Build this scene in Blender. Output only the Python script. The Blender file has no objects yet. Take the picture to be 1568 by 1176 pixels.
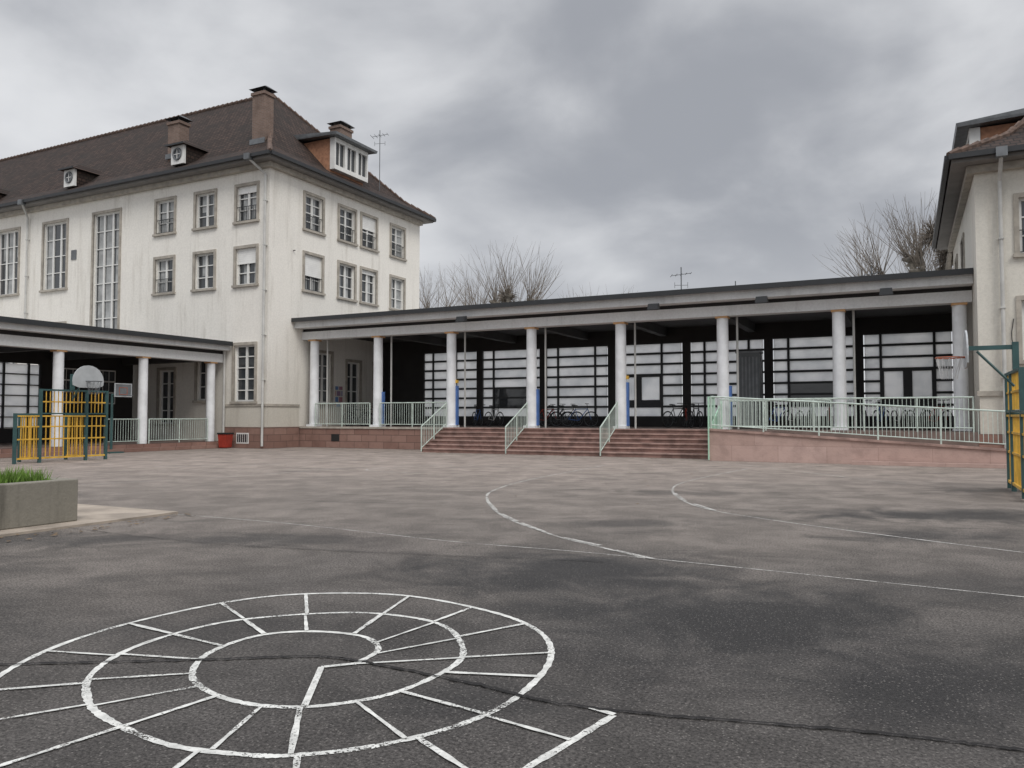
import bpy, math, random
from mathutils import Vector, Matrix
random.seed(7)
S = bpy.context.scene
YAW = math.radians(26.5)
MARK_ROT = math.radians(26.95)

# ------------------------------------------------------------------ materials
def _base(name):
    m = bpy.data.materials.new(name); m.use_nodes = True
    nt = m.node_tree
    return m, nt, nt.nodes, nt.links, nt.nodes['Principled BSDF']

def mixrgb(nt, a, b, fac, mode='MIX'):
    n = nt.nodes.new('ShaderNodeMix'); n.data_type = 'RGBA'; n.blend_type = mode
    for sock, val in ((n.inputs[0], fac), (n.inputs[6], a), (n.inputs[7], b)):
        if hasattr(val, 'links'): nt.links.new(val, sock)
        elif isinstance(val, (int, float)): sock.default_value = val
        else: sock.default_value = (*val, 1)
    return n.outputs[2]

def noise(nt, vec, scale, detail=5, rough=.6, dist=0):
    n = nt.nodes.new('ShaderNodeTexNoise'); n.inputs['Scale'].default_value = scale
    n.inputs['Detail'].default_value = detail; n.inputs['Roughness'].default_value = rough
    n.inputs['Distortion'].default_value = dist
    nt.links.new(vec, n.inputs['Vector']); return n.outputs['Fac']

def mrange(nt, val, a, b, c=0, d=1, smooth=True):
    n = nt.nodes.new('ShaderNodeMapRange')
    if smooth: n.interpolation_type = 'SMOOTHSTEP'
    nt.links.new(val, n.inputs[0])
    for i, x in enumerate((a, b, c, d)): n.inputs[i+1].default_value = x
    return n.outputs[0]

def math2(nt, op, a, b, c=None):
    n = nt.nodes.new('ShaderNodeMath'); n.operation = op
    for i, v in enumerate((a, b, c)):
        if v is None: continue
        if hasattr(v, 'links'): nt.links.new(v, n.inputs[i])
        else: n.inputs[i].default_value = v
    return n.outputs[0]

def mapping(nt, vec, scale=(1,1,1), rot=(0,0,0), loc=(0,0,0)):
    n = nt.nodes.new('ShaderNodeMapping'); n.inputs['Scale'].default_value = scale
    n.inputs['Rotation'].default_value = rot; n.inputs['Location'].default_value = loc
    nt.links.new(vec, n.inputs['Vector']); return n.outputs[0]

def objco(nt):
    return nt.nodes.new('ShaderNodeTexCoord').outputs['Object']

def bump(nt, bs, h, strength, dist=.02):
    b = nt.nodes.new('ShaderNodeBump'); b.inputs['Strength'].default_value = strength
    b.inputs['Distance'].default_value = dist
    nt.links.new(h, b.inputs['Height']); nt.links.new(b.outputs[0], bs.inputs['Normal'])

def simple(name, col, rough=.7, var=.15, scale=2.5, bmp=.15, bscale=40, metal=0):
    m, nt, N, L, bs = _base(name)
    co = objco(nt)
    f = noise(nt, co, scale)
    f = mrange(nt, f, .3, .7)
    a = [c*(1-var) for c in col]; b = [min(1, c*(1+var)) for c in col]
    L.new(mixrgb(nt, a, b, f), bs.inputs['Base Color'])
    bs.inputs['Roughness'].default_value = rough; bs.inputs['Metallic'].default_value = metal
    if bmp: bump(nt, bs, noise(nt, co, bscale), bmp)
    return m

def plaster(name, col, dirt=(.45,.42,.37), amount=.45, lowd=.4):
    m, nt, N, L, bs = _base(name)
    co = objco(nt)
    streak = noise(nt, mapping(nt, co, (1.6,1.6,.16)), 1.6, 6, .65)
    streak = mrange(nt, streak, .48, .78, 0, amount)
    blot = mrange(nt, noise(nt, co, .55, 6, .6), .4, .75, 0, amount*.6)
    c = mixrgb(nt, col, dirt, streak)
    c = mixrgb(nt, c, [x*.85 for x in col], blot)
    sep = N.new('ShaderNodeSeparateXYZ'); L.new(co, sep.inputs[0])
    low = mrange(nt, sep.outputs[2], 1.0, 4.5, lowd, 0)
    c = mixrgb(nt, c, dirt, low)
    sp = mrange(nt, noise(nt, co, 14, 5, .7), .3, .7, .92, 1.04)
    c = mixrgb(nt, c, sp, 1.0, 'MULTIPLY')
    L.new(c, bs.inputs['Base Color']); bs.inputs['Roughness'].default_value = .92
    bump(nt, bs, noise(nt, co, 30, 5), .25, .03)
    return m

def tiles(name, axis):
    m, nt, N, L, bs = _base(name)
    co = objco(nt)
    sep = N.new('ShaderNodeSeparateXYZ'); L.new(co, sep.inputs[0])
    comb = N.new('ShaderNodeCombineXYZ')
    L.new(sep.outputs[0 if axis == 'X' else 1], comb.inputs[0]); L.new(sep.outputs[2], comb.inputs[1])
    br = N.new('ShaderNodeTexBrick'); L.new(comb.outputs[0], br.inputs['Vector'])
    br.inputs['Scale'].default_value = 1; br.inputs['Brick Width'].default_value = .24
    br.inputs['Row Height'].default_value = .17; br.inputs['Mortar Size'].default_value = .02
    br.inputs['Bias'].default_value = -.1
    br.inputs['Color1'].default_value = (.036,.024,.020,1); br.inputs['Color2'].default_value = (.074,.048,.039,1)
    br.inputs['Mortar'].default_value = (.010,.008,.007,1)
    patch = mrange(nt, noise(nt, co, .7, 6, .7), .38, .68)
    c = mixrgb(nt, br.outputs[0], (.022,.019,.017), mrange(nt, patch, 0, 1, 0, .6))
    L.new(c, bs.inputs['Base Color']); bs.inputs['Roughness'].default_value = .9
    bs.inputs['Specular IOR Level'].default_value = .25
    bump(nt, bs, br.outputs['Fac'], -.6, .04)
    return m

def blocks(name, c1, c2, mortar, bw=.8, rh=.3, ms=.012, dirt=.4):
    m, nt, N, L, bs = _base(name)
    co = objco(nt)
    sep = N.new('ShaderNodeSeparateXYZ'); L.new(co, sep.inputs[0])
    ad = N.new('ShaderNodeMath'); L.new(sep.outputs[0], ad.inputs[0]); L.new(sep.outputs[1], ad.inputs[1])
    comb = N.new('ShaderNodeCombineXYZ'); L.new(ad.outputs[0], comb.inputs[0]); L.new(sep.outputs[2], comb.inputs[1])
    br = N.new('ShaderNodeTexBrick'); L.new(comb.outputs[0], br.inputs['Vector'])
    br.inputs['Scale'].default_value = 1; br.inputs['Brick Width'].default_value = bw
    br.inputs['Row Height'].default_value = rh; br.inputs['Mortar Size'].default_value = ms
    br.inputs['Color1'].default_value = (*c1,1); br.inputs['Color2'].default_value = (*c2,1)
    br.inputs['Mortar'].default_value = (*mortar,1)
    n = mrange(nt, noise(nt, co, 2.2, 6, .65), .4, .75, 0, dirt)
    c = mixrgb(nt, br.outputs[0], [x*.45 for x in c1], n)
    L.new(c, bs.inputs['Base Color']); bs.inputs['Roughness'].default_value = .88
    bump(nt, bs, noise(nt, co, 25, 4), .3, .03)
    return m

def paint_mark(name, col, wear, soft=.07, maxa=1):
    m, nt, N, L, bs = _base(name)
    co = objco(nt)
    L.new(mixrgb(nt, [c*.65 for c in col], col, mrange(nt, noise(nt, co, 9, 5, .7), .35, .65)), bs.inputs['Base Color'])
    bs.inputs['Roughness'].default_value = .8
    s = math2(nt, 'ADD', noise(nt, co, 75, 3, .7), noise(nt, co, 2.2, 6, .7))
    L.new(mrange(nt, s, wear-soft, wear+soft, 0, maxa), bs.inputs['Alpha'])
    return m

def asphalt():
    m, nt, N, L, bs = _base('asphalt')
    co = objco(nt)
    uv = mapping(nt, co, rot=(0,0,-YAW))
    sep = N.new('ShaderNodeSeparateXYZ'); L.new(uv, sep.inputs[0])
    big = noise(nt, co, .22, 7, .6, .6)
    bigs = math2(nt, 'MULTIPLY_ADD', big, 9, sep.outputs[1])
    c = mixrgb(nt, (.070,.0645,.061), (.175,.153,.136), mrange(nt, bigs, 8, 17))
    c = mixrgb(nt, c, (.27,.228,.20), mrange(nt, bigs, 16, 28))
    patch = mrange(nt, noise(nt, co, 1.3, 9, .7, .4), .36, .68, .75, 1.18)
    c = mixrgb(nt, c, patch, 1.0, 'MULTIPLY')
    dr = mrange(nt, noise(nt, mapping(nt, uv, (.5,1.6,1)), .9, 8, .7, .5), .52, .70, 0, .5)
    c = mixrgb(nt, c, (.042,.039,.037), dr)
    stains = [((1.55,5.45),(1.35,1.1),.9), ((.45,7.1),(1.3,.8),.88), ((2.5,4.2),(1.0,.6),.88), ((-.2,3.9),(.5,.3),.55),
              ((6.3,11.2),(2.0,.6),.85), ((4.8,9.3),(1.0,.4),.7), ((-5.6,9.0),(1.3,.5),.7), ((-3.0,9.0),(1.0,.35),.6),
              ((1.4,10.4),(1.0,.3),.45), ((3.2,14.5),(1.2,.4),.4),((-2.2,5.2),(1.2,.3),.45),((-6.5,7.2),(1.6,.6),.6),((-4.8,6.0),(.9,.5),.5),((9.5,15),(1.6,.4),.6),((3.6,6.5),(1.3,.5),.5)]
    warp = noise(nt, co, 1.3, 9, .75, .6)
    total = None
    for (cx, cy), (sx, sy), k in stains:
        mp = mapping(nt, uv, scale=(1/sx,1/sy,1), loc=(-cx/sx,-cy/sy,0))
        ln = N.new('ShaderNodeVectorMath'); ln.operation = 'LENGTH'; L.new(mp, ln.inputs[0])
        k2 = mrange(nt, math2(nt, 'MULTIPLY_ADD', warp, 4.0, ln.outputs['Value']), 2.2, 3.75, k, 0)
        total = k2 if total is None else math2(nt, 'MAXIMUM', total, k2)
    c = mixrgb(nt, c, (.018,.017,.017), total)
    sp = mrange(nt, noise(nt, co, 55, 5, .8), .34, .66, .35, 1.7)
    c = mixrgb(nt, c, sp, 1.0, 'MULTIPLY')
    vo = N.new('ShaderNodeTexVoronoi'); vo.inputs['Scale'].default_value = 42; L.new(co, vo.inputs['Vector'])
    pale = mrange(nt, vo.outputs['Distance'], .12, .26, .5, 0)
    c = mixrgb(nt, c, (.25,.232,.215), pale)
    L.new(c, bs.inputs['Base Color'])
    L.new(mrange(nt, total, 0, .8, .88, .66), bs.inputs['Roughness'])
    bs.inputs['Specular IOR Level'].default_value = .3
    bump(nt, bs, noise(nt, co, 90, 4, .7), .6, .015)
    return m

M = {}
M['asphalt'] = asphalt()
M['plaster'] = plaster('white_plaster', (.82,.795,.74), (.44,.405,.345), .5)
M['plaster2'] = plaster('cream_plaster', (.68,.655,.59), (.40,.36,.30), .5)
M['stone'] = simple('stone_trim', (.37,.34,.295), .85, .2, 3)
M['frame'] = simple('window_white', (.72,.72,.70), .5, .06, 3, 0)
M['curtain'] = simple('curtain', (.34,.35,.35), .8, .25, 2, 0)
M['blind'] = simple('blind', (.80,.80,.78), .6, .06, 3, 0)
M['sand'] = blocks('red_sandstone', (.22,.125,.10), (.30,.185,.15), (.11,.07,.06))
M['sandstep'] = simple('sandstone_steps', (.21,.125,.105), .85, .35, 2.5)
M['nosing'] = simple('step_nosing', (.32,.215,.185), .85, .3, 2.5)
M['ramp'] = blocks('pink_sandstone', (.43,.30,.26), (.50,.36,.32), (.32,.22,.19), 1.4, .5, .006, .4)
M['tileX'] = tiles('roof_tiles_long', 'X'); M['tileY'] = tiles('roof_tiles_hip', 'Y')
M['ridge'] = simple('ridge_tile', (.105,.07,.055), .9, .4, 6)
M['brick'] = blocks('chimney_brick', (.16,.105,.082), (.21,.14,.11), (.2,.17,.15), .24, .08, .01, .5)
M['orange'] = simple('dormer_cheek', (.34,.17,.10), .8, .25, 5)
M['dark'] = simple('dark_metal', (.025,.027,.03), .5, .1, 3, 0)
M['zinc'] = simple('zinc', (.16,.17,.18), .5, .2, 3, 0, metal=.3)
M['pipe'] = simple('painted_pipe', (.50,.50,.48), .5, .12, 2, 0)
M['soffit'] = simple('soffit', (.20,.19,.18), .8, .1, 2, 0)
M['conc'] = plaster('painted_concrete', (.68,.69,.69), (.36,.36,.36), .4, 0)
M['col'] = simple('column_paint', (.74,.76,.78), .6, .1, 2)
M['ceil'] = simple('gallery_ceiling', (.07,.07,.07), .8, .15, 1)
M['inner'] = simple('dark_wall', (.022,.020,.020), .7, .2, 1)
M['floor'] = simple('gallery_floor', (.16,.12,.105), .8, .2, 2)
M['green'] = simple('rail_green', (.48,.56,.51), .5, .15, 4, 0)
M['greenb'] = simple('rail_bright_green', (.38,.60,.46), .5, .12, 4, 0)
M['yellow'] = simple('yellow_paint', (.60,.36,.05), .5, .2, 4, 0)
M['dgreen'] = simple('dark_green_post', (.035,.085,.085), .45, .15, 4, 0)
M['blue'] = simple('blue_pad', (.07,.15,.38), .6, .15, 4, 0)
M['red'] = simple('red_plastic', (.33,.035,.02), .5, .15, 4, 0)
M['board'] = simple('board', (.38,.40,.41), .6, .08, 4, 0)
M['board2'] = simple('board_frame', (.13,.14,.15), .6, .15, 4, 0)
M['planter'] = plaster('planter_concrete', (.30,.28,.235), (.055,.05,.04), .95)
M['slab'] = simple('paving_slab', (.30,.255,.21), .85, .25, 2)
M['soil'] = simple('soil', (.05,.04,.03), .95, .3, 6)
M['grass'] = simple('grass_blade', (.12,.22,.03), .8, .4, 5, 0)
M['bark'] = simple('bark', (.14,.125,.105), .9, .35, 4)
M['twig'] = simple('twig', (.17,.145,.12), .9, .3, 3, 0)
M['leaf'] = simple('dead_leaf', (.13,.085,.045), .9, .5, 6, 0)
M['mural'] = blocks('mural', (.5,.12,.05), (.08,.25,.5), (.6,.6,.55), .35, .3, .03, .2)
M['orangecap'] = simple('orange_cap', (.55,.32,.15), .6, .1, 3, 0)
M['snail'] = paint_mark('hopscotch_paint', (.66,.66,.63), .88)
M['line'] = paint_mark('court_line_paint', (.54,.53,.50), .94, .14, .9)
M['crack'] = simple('joint', (.008,.007,.007), .95, .2, 5, 0)
M['black'] = simple('rubber', (.015,.015,.015), .6, .1, 3, 0)
M['rim'] = simple('rim_orange', (.34,.09,.04), .5, .1, 3, 0)
M['net'] = simple('net_white', (.6,.6,.6), .8, .05, 3, 0)
M['greycab'] = simple('grey_metal', (.10,.11,.115), .5, .1, 3, 0)
M['bounce'] = simple('bounce_paving', (.42,.41,.39), .85, .15, 1)  # pale colour for the unseen sheets that bounce light into the panels
m, nt, N, L, bs = _base('window_glass')
bs.inputs['Base Color'].default_value = (.045,.05,.055,1); bs.inputs['Roughness'].default_value = .06
bs.inputs['Specular IOR Level'].default_value = .8
bump(nt, bs, noise(nt, objco(nt), 1.5, 2), .06, .1)
M['glass'] = m
m, nt, N, L, bs = _base('translucent_panel')
co = objco(nt)
cc = mixrgb(nt, (.90,.90,.90), (.74,.75,.76), mrange(nt, noise(nt, co, .9, 6), .35, .7))
L.new(cc, bs.inputs['Base Color']); bs.inputs['Roughness'].default_value = .45
tr = N.new('ShaderNodeBsdfTranslucent'); L.new(cc, tr.inputs['Color'])
mx = N.new('ShaderNodeMixShader'); mx.inputs[0].default_value = .9
L.new(bs.outputs[0], mx.inputs[1]); L.new(tr.outputs[0], mx.inputs[2])
L.new(mx.outputs[0], N['Material Output'].inputs['Surface'])
M['panel'] = m

# ------------------------------------------------------------------ mesh helpers
class Fr:
    def __init__(s, O, U, Nn): s.O, s.U, s.N = Vector(O), Vector(U), Vector(Nn)
    def p(s, u, z, n=0): return s.O + s.U*u + Vector((0,0,1))*z + s.N*n

class MB:
    def __init__(s): s.v = []; s.f = []
    def poly(s, pts):
        i = len(s.v); s.v += [tuple(p) for p in pts]; s.f.append(tuple(range(i, i+len(pts))))
    def hexa(s, a):
        i = len(s.v); s.v += [tuple(p) for p in a]
        for f in ((0,1,2,3),(7,6,5,4),(0,4,5,1),(1,5,6,2),(2,6,7,3),(3,7,4,0)): s.f.append(tuple(i+k for k in f))
    def box(s, x0,x1,y0,y1,z0,z1):
        s.hexa([(x0,y0,z0),(x1,y0,z0),(x1,y1,z0),(x0,y1,z0),(x0,y0,z1),(x1,y0,z1),(x1,y1,z1),(x0,y1,z1)])
    def ob(s, F, u0,u1,z0,z1,n0,n1):
        s.hexa([F.p(u0,z0,n0),F.p(u1,z0,n0),F.p(u1,z0,n1),F.p(u0,z0,n1),F.p(u0,z1,n0),F.p(u1,z1,n0),F.p(u1,z1,n1),F.p(u0,z1,n1)])
    def tube(s, p0, p1, r0, r1=None, n=6, caps=True):
        r1 = r0 if r1 is None else r1
        p0, p1 = Vector(p0), Vector(p1); d = p1-p0
        if d.length < 1e-6: return
        d.normalize(); a = d.orthogonal().normalized(); b = d.cross(a)
        i = len(s.v)
        for p, r in ((p0,r0),(p1,r1)):
            for k in range(n):
                t = 2*math.pi*k/n; s.v.append(tuple(p + (a*math.cos(t)+b*math.sin(t))*r))
        for k in range(n): s.f.append((i+k, i+(k+1)%n, i+n+(k+1)%n, i+n+k))
        if caps: s.f.append(tuple(i+k for k in range(n))[::-1]); s.f.append(tuple(i+n+k for k in range(n)))
    def ring(s, c, ax, R, r, n=24, m=5):
        c, ax = Vector(c), Vector(ax).normalized(); a = ax.orthogonal().normalized(); b = ax.cross(a)
        i = len(s.v)
        for k in range(n):
            t = 2*math.pi*k/n; d = a*math.cos(t)+b*math.sin(t)
            for j in range(m):
                q = 2*math.pi*j/m; s.v.append(tuple(c + d*(R+r*math.cos(q)) + ax*(r*math.sin(q))))
        for k in range(n):
            for j in range(m):
                s.f.append((i+k*m+j, i+k*m+(j+1)%m, i+((k+1)%n)*m+(j+1)%m, i+((k+1)%n)*m+j))
    def obj(s, name, mat, parent=None, smooth=False, bevel=0):
        me = bpy.data.meshes.new(name); me.from_pydata(s.v, [], s.f); me.update()
        if smooth:
            for p in me.polygons: p.use_smooth = True
        me.materials.append(M[mat] if isinstance(mat, str) else mat)
        o = bpy.data.objects.new(name, me); S.collection.objects.link(o)
        if parent: o.parent = parent
        if bevel:
            b = o.modifiers.new('b', 'BEVEL'); b.width = bevel; b.segments = 2; b.limit_method = 'ANGLE'
        return o

def group(name, loc=(0,0,0), rotz=0):
    e = bpy.data.objects.new(name, None); S.collection.objects.link(e); e.location = loc
    e.rotation_euler = (0,0,rotz); e.empty_display_size = .3; return e

class Multi:
    def __init__(s): s.d = {}
    def __getitem__(s, k):
        if k not in s.d: s.d[k] = MB()
        return s.d[k]
    def emit(s, parent, bevels={}):
        for k, mb in s.d.items():
            mat = k.split('|')[0]; nm = k.split('|')[-1]
            mb.obj(nm, mat, parent, bevel=bevels.get(nm,0))

def single(name, multi, loc=(0,0,0), rotz=0, scale=1):
    me = bpy.data.meshes.new(name); V=[];Fc=[];mi=[]
    for idx,(k,mb) in enumerate(multi.d.items()):
        o=len(V); V+=mb.v; Fc+=[tuple(i+o for i in f) for f in mb.f]; mi+=[idx]*len(mb.f)
        me.materials.append(M[k.split('|')[0]])
    me.from_pydata(V,[],Fc); me.update()
    for p,i in zip(me.polygons,mi): p.material_index=i
    o=bpy.data.objects.new(name,me); S.collection.objects.link(o); o.location=loc; o.rotation_euler=(0,0,rotz); o.scale=(scale,)*3
    return o

def wall(mb, F, u0, u1, z0, z1, holes, depth=.22):
    us = sorted({u0,u1,*[h[0] for h in holes],*[h[1] for h in holes]})
    zs = sorted({z0,z1,*[h[2] for h in holes],*[h[3] for h in holes]})
    us = [u for u in us if u0<=u<=u1]; zs = [z for z in zs if z0<=z<=z1]
    for a,b in zip(us,us[1:]):
        for c,d in zip(zs,zs[1:]):
            mu,mz=(a+b)/2,(c+d)/2
            if any(h[0]<mu<h[1] and h[2]<mz<h[3] for h in holes): continue
            mb.poly([F.p(a,c),F.p(b,c),F.p(b,d),F.p(a,d)])
    for h in holes:
        a,b,c,d=h[:4]
        mb.poly([F.p(a,c),F.p(a,d),F.p(a,d,-depth),F.p(a,c,-depth)]); mb.poly([F.p(b,c),F.p(b,d),F.p(b,d,-depth),F.p(b,c,-depth)])
        mb.poly([F.p(a,c),F.p(b,c),F.p(b,c,-depth),F.p(a,c,-depth)]); mb.poly([F.p(a,d),F.p(b,d),F.p(b,d,-depth),F.p(a,d,-depth)])

def window(G, F, uc, w, z0, z1, cols=2, rows=3, blind=0, rail=False, sur=.13, curtain=True):
    a,b,c,d = uc-w/2+sur, uc+w/2-sur, z0+sur*.8, z1-sur
    st = G['stone|surrounds']
    st.ob(F, a-sur, a, c, d, -.02, .05); st.ob(F, b, b+sur, c, d, -.02, .05)
    st.ob(F, a-sur, b+sur, d, d+sur, -.02, .053); st.ob(F, a-sur-.04, b+sur+.04, c-sur*.8, c, -.2, .11)
    fr = G['frame|window_frames']; t=.075
    e=.001
    fr.ob(F, a+e, a+t, c+e, d-e, -.2,-.11); fr.ob(F, b-t, b-e, c+e, d-e, -.2,-.11)
    fr.ob(F, a+t, b-t, c+e, c+t, -.2,-.11); fr.ob(F, a+t, b-t, d-t, d-e, -.2,-.11)
    for k in range(1, cols):
        u = a+(b-a)*k/cols; fr.ob(F, u-.06, u+.06, c+t, d-t, -.19,-.115)
    for k in range(1, rows):
        z = c+(d-c)*k/rows; fr.ob(F, a+t, b-t, z-.022, z+.022, -.185,-.12)
    G['glass|window_glass'].poly([F.p(a,c,-.17),F.p(b,c,-.17),F.p(b,d,-.17),F.p(a,d,-.17)])
    if curtain:
        for k in range(cols):
            if random.random() < .7:
                ua=a+(b-a)*k/cols+.07; ub=a+(b-a)*(k+1)/cols-.07
                lo=c+.06 if random.random()<.6 else c+(d-c)*random.uniform(.3,.6)
                mid = ua+(ub-ua)*random.uniform(.4,1)
                G['curtain|curtains'].poly([F.p(ua,lo,-.168),F.p(mid,lo,-.168),F.p(mid,d-.06,-.168),F.p(ua,d-.06,-.168)])
    if blind:
        G['blind|roller_blinds'].ob(F, a+.01, b-.01, d-(d-c)*blind, d-.005, -.105,-.07)
        for k in range(int((d-c)*blind/.09)): G['frame|blind_slats'].ob(F,a+.012,b-.012,d-.02-k*.09,d-.01-k*.09,-.07,-.066)
    if rail:
        r = G['dark|window_guards']; zt=c+.7
        r.ob(F,a,b,zt-.025,zt,-.05,-.02); r.ob(F,a,b,c+.05,c+.07,-.05,-.02)
        n=int((b-a)/.13)
        for k in range(1,n): u=a+(b-a)*k/n; r.ob(F,u-.008,u+.008,c+.07,zt-.025,-.045,-.03)
    return (a,b,c,d)

def hip_roof(G, x0,x1,y0,y1,ze,zr,hip0,hip1, ins=1.3, rise=.85):
    yc=(y0+y1)/2
    a0,a1,b0,b1=x0+(ins if hip0 else 0),x1-(ins if hip1 else 0),y0+ins,y1-ins; zi=ze+rise
    r0=x0+hip0; r1=x1-hip1
    X=G['tileX|roof_long']; Y=G['tileY|roof_hip']
    X.poly([(x0,y0,ze),(x1,y0,ze),(a1,b0,zi),(a0,b0,zi)]); X.poly([(a0,b0,zi),(a1,b0,zi),(r1,yc,zr),(r0,yc,zr)])
    X.poly([(x0,y1,ze),(x1,y1,ze),(a1,b1,zi),(a0,b1,zi)]); X.poly([(a0,b1,zi),(a1,b1,zi),(r1,yc,zr),(r0,yc,zr)])
    if hip1:
        Y.poly([(x1,y0,ze),(x1,y1,ze),(a1,b1,zi),(a1,b0,zi)]); Y.poly([(a1,b0,zi),(a1,b1,zi),(r1,yc,zr)])
    if hip0:
        Y.poly([(x0,y0,ze),(x0,y1,ze),(a0,b1,zi),(a0,b0,zi)]); Y.poly([(a0,b0,zi),(a0,b1,zi),(r0,yc,zr)])
    R=G['ridge|ridge_tiles']
    def beads(p,q):
        p,q=Vector(p),Vector(q); n=max(1,int((q-p).length/.36))
        for k in range(n):
            R.tube(p+(q-p)*k/n, p+(q-p)*(k+1)/n, .13,.08,7)
    beads((r1,yc,zr+.02),(r0,yc,zr+.02))
    for e,aa,rr,h in ((x1,a1,r1,hip1),(x0,a0,r0,hip0)):
        if h:
            for yy,bb in ((y0,b0),(y1,b1)):
                beads((rr,yc,zr),(aa,bb,zi)); beads((aa,bb,zi),(e,yy,ze+.03))
    G['soffit|soffit'].box(x0+.08,x1-.08,y0+.08,y1-.08,ze-.22,ze-.04)
    g=G['dark|gutters']
    g.box(x0,x1,y0-.1,y0+.03,ze-.13,ze+.02); g.box(x0,x1,y1-.03,y1+.1,ze-.13,ze+.02)
    if hip1: g.box(x1-.03,x1+.1,y0+.03,y1-.03,ze-.13,ze+.02)
    if hip0: g.box(x0-.1,x0+.03,y0+.03,y1-.03,ze-.13,ze+.02)

def chimney(G, x,y,wx,wy,z0,z1):
    G['brick|chimneys'].box(x-wx/2,x+wx/2,y-wy/2,y+wy/2,z0,z1)
    G['brick|chimneys'].box(x-wx/2-.06,x+wx/2+.06,y-wy/2-.06,y+wy/2+.06,z1+.001,z1+.14)
    c=G['dark|chimney_caps']
    for sx in (-1,1):
        for sy in (-1,1): c.box(x+sx*wx*.38-.04,x+sx*wx*.38+.04,y+sy*wy*.38-.04,y+sy*wy*.38+.04,z1+.141,z1+.3)
    a=wx/2+.13;b=wy/2+.13
    c.hexa([(x-a,y-b,z1+.3),(x+a,y-b,z1+.3),(x+a,y+b,z1+.3),(x-a,y+b,z1+.3),(x-a*.6,y-b*.3,z1+.46),(x+a*.6,y-b*.3,z1+.46),(x+a*.6,y+b*.3,z1+.46),(x-a*.6,y+b*.3,z1+.46)])
    G['zinc|flashing'].box(x-wx/2-.08,x+wx/2+.08,y-wy/2-.08,y-wy/2-.002,z0+.45,z0+.7)

def oculus(G, x, y, z):
    w=.43
    G['frame|dormer_fronts'].box(x-w,x+w,y,y+.12,z-.5,z+.38)
    G['tileY|dormer_sides'].box(x-w,x+w,y+.121,y+1.9,z-.5,z+.37)
    G['zinc|oculus_rings'].ring((x,y-.02,z-.03),(0,1,0),.26,.05,20,6)
    gl=G['glass|dormer_glass']; gl.poly([(x+.25*math.cos(t*math.pi/8),y-.012,z-.03+.25*math.sin(t*math.pi/8)) for t in range(16)])
    G['frame|oculus_bars'].box(x-.015,x+.015,y-.035,y-.015,z-.28,z+.22); G['frame|oculus_bars'].box(x-.25,x+.25,y-.032,y-.017,z-.045,z-.015)
    t=G['tileX|dormer_roofs']; e=w+.16; zt=z+.385
    t.hexa([(x-e,y-.2,zt),(x+e,y-.2,zt),(x+e,y+2.5,zt),(x-e,y+2.5,zt),(x-.18,y+.4,zt+.36),(x+.18,y+.4,zt+.36),(x+.18,y+2.5,zt+.36),(x-.18,y+2.5,zt+.36)])
    G['dark|dormer_edges'].box(x-e-.02,x+e+.02,y-.24,y-.2,zt-.03,zt+.05)

def downpipe(G, pts, r=.055):
    for a,b in zip(pts,pts[1:]): G['pipe|downpipes'].tube(a,b,r,n=12)

# ------------------------------------------------------------------ LEFT SCHOOL BUILDING
X0,Y0 = -25.2,25.96
DB = 12.0
G=Multi(); school=group('school_building')
FA=Fr((X0,Y0,0),(-1,0,0),(0,-1,0)); FB=Fr((X0,Y0,0),(0,1,0),(1,0,0))
hA=[]
for i,u in enumerate((1.37,4.0,6.7)):
    hA.append(window(G,FA,u,1.5,10.15,12.0,2,3,blind=(.2,0,0)[i],rail=(i!=1)))
    hA.append(window(G,FA,u,1.5,7.25,9.15,2,3,blind=(.42,0,0)[i],rail=(i==2)))
hA.append(window(G,FA,1.37,1.5,1.98,4.75,2,5,curtain=False))
hA.append(window(G,FA,11.0,2.25,3.6,11.9,3,9,curtain=True))
for u in (15.15,19.3,23.4,27.5,31.6):
    hA.append(window(G,FA,u,2.2,8.05,11.85,3,4)); hA.append(window(G,FA,u,2.2,3.2,6.4,3,4))
hA.append(window(G,FA,6.4,1.3,.95,3.75,2,4,curtain=False)); hA.append(window(G,FA,3.9,1.2,2.05,4.2,2,3,curtain=False))
wall(G['plaster|walls'],FA,0,48,0,12.8,hA)
hB=[]
for i,u in enumerate((2.9,5.4,7.2,9.8)):
    hB.append(window(G,FB,u,1.5,10.15,12.05,2,4,blind=(.0,0,.42,.0)[i],rail=True))
    hB.append(window(G,FB,u,1.5,7.25,9.2,2,3,blind=(.6,0,.12,0)[i],rail=(i==0)))
hB.append(window(G,FB,3.75,1.3,1.95,4.6,2,4,curtain=False))
hB.append(window(G,FB,6.0,1.3,1.1,4.3,2,4,curtain=False)); hB.append(window(G,FB,8.2,1.3,1.1,4.3,2,4,curtain=False))
wall(G['plaster|walls'],FB,0,DB,0,12.8,hB)
G['plaster|walls'].poly([(X0,Y0+DB,0),(X0-48,Y0+DB,0),(X0-48,Y0+DB,12.8),(X0,Y0+DB,12.8)])
G['sand|plinth'].box(X0-2.55,X0+.06,Y0-.06,Y0-.001,0,.93); G['sand|plinth'].box(X0+.001,X0+.06,Y0,Y0+2.0,0,.93)
G['stone|string_course'].box(X0-2.55,X0+.07,Y0-.07,Y0-.002,1.86,1.97); G['stone|string_course'].box(X0+.002,X0+.07,Y0,Y0+2.0,1.86,1.97)
G['plaster2|base_panel'].box(X0-2.5,X0+.03,Y0-.03,Y0-.003,.94,1.85); G['plaster2|base_panel'].box(X0+.003,X0+.03,Y0,Y0+2.0,.94,1.85)
G['frame|basement_window'].box(X0-1.75,X0-1.0,Y0-.075,Y0-.061,.2,.68); G['glass|basement_glass'].box(X0-1.69,X0-1.06,Y0-.08,Y0-.076,.26,.62)
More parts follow.
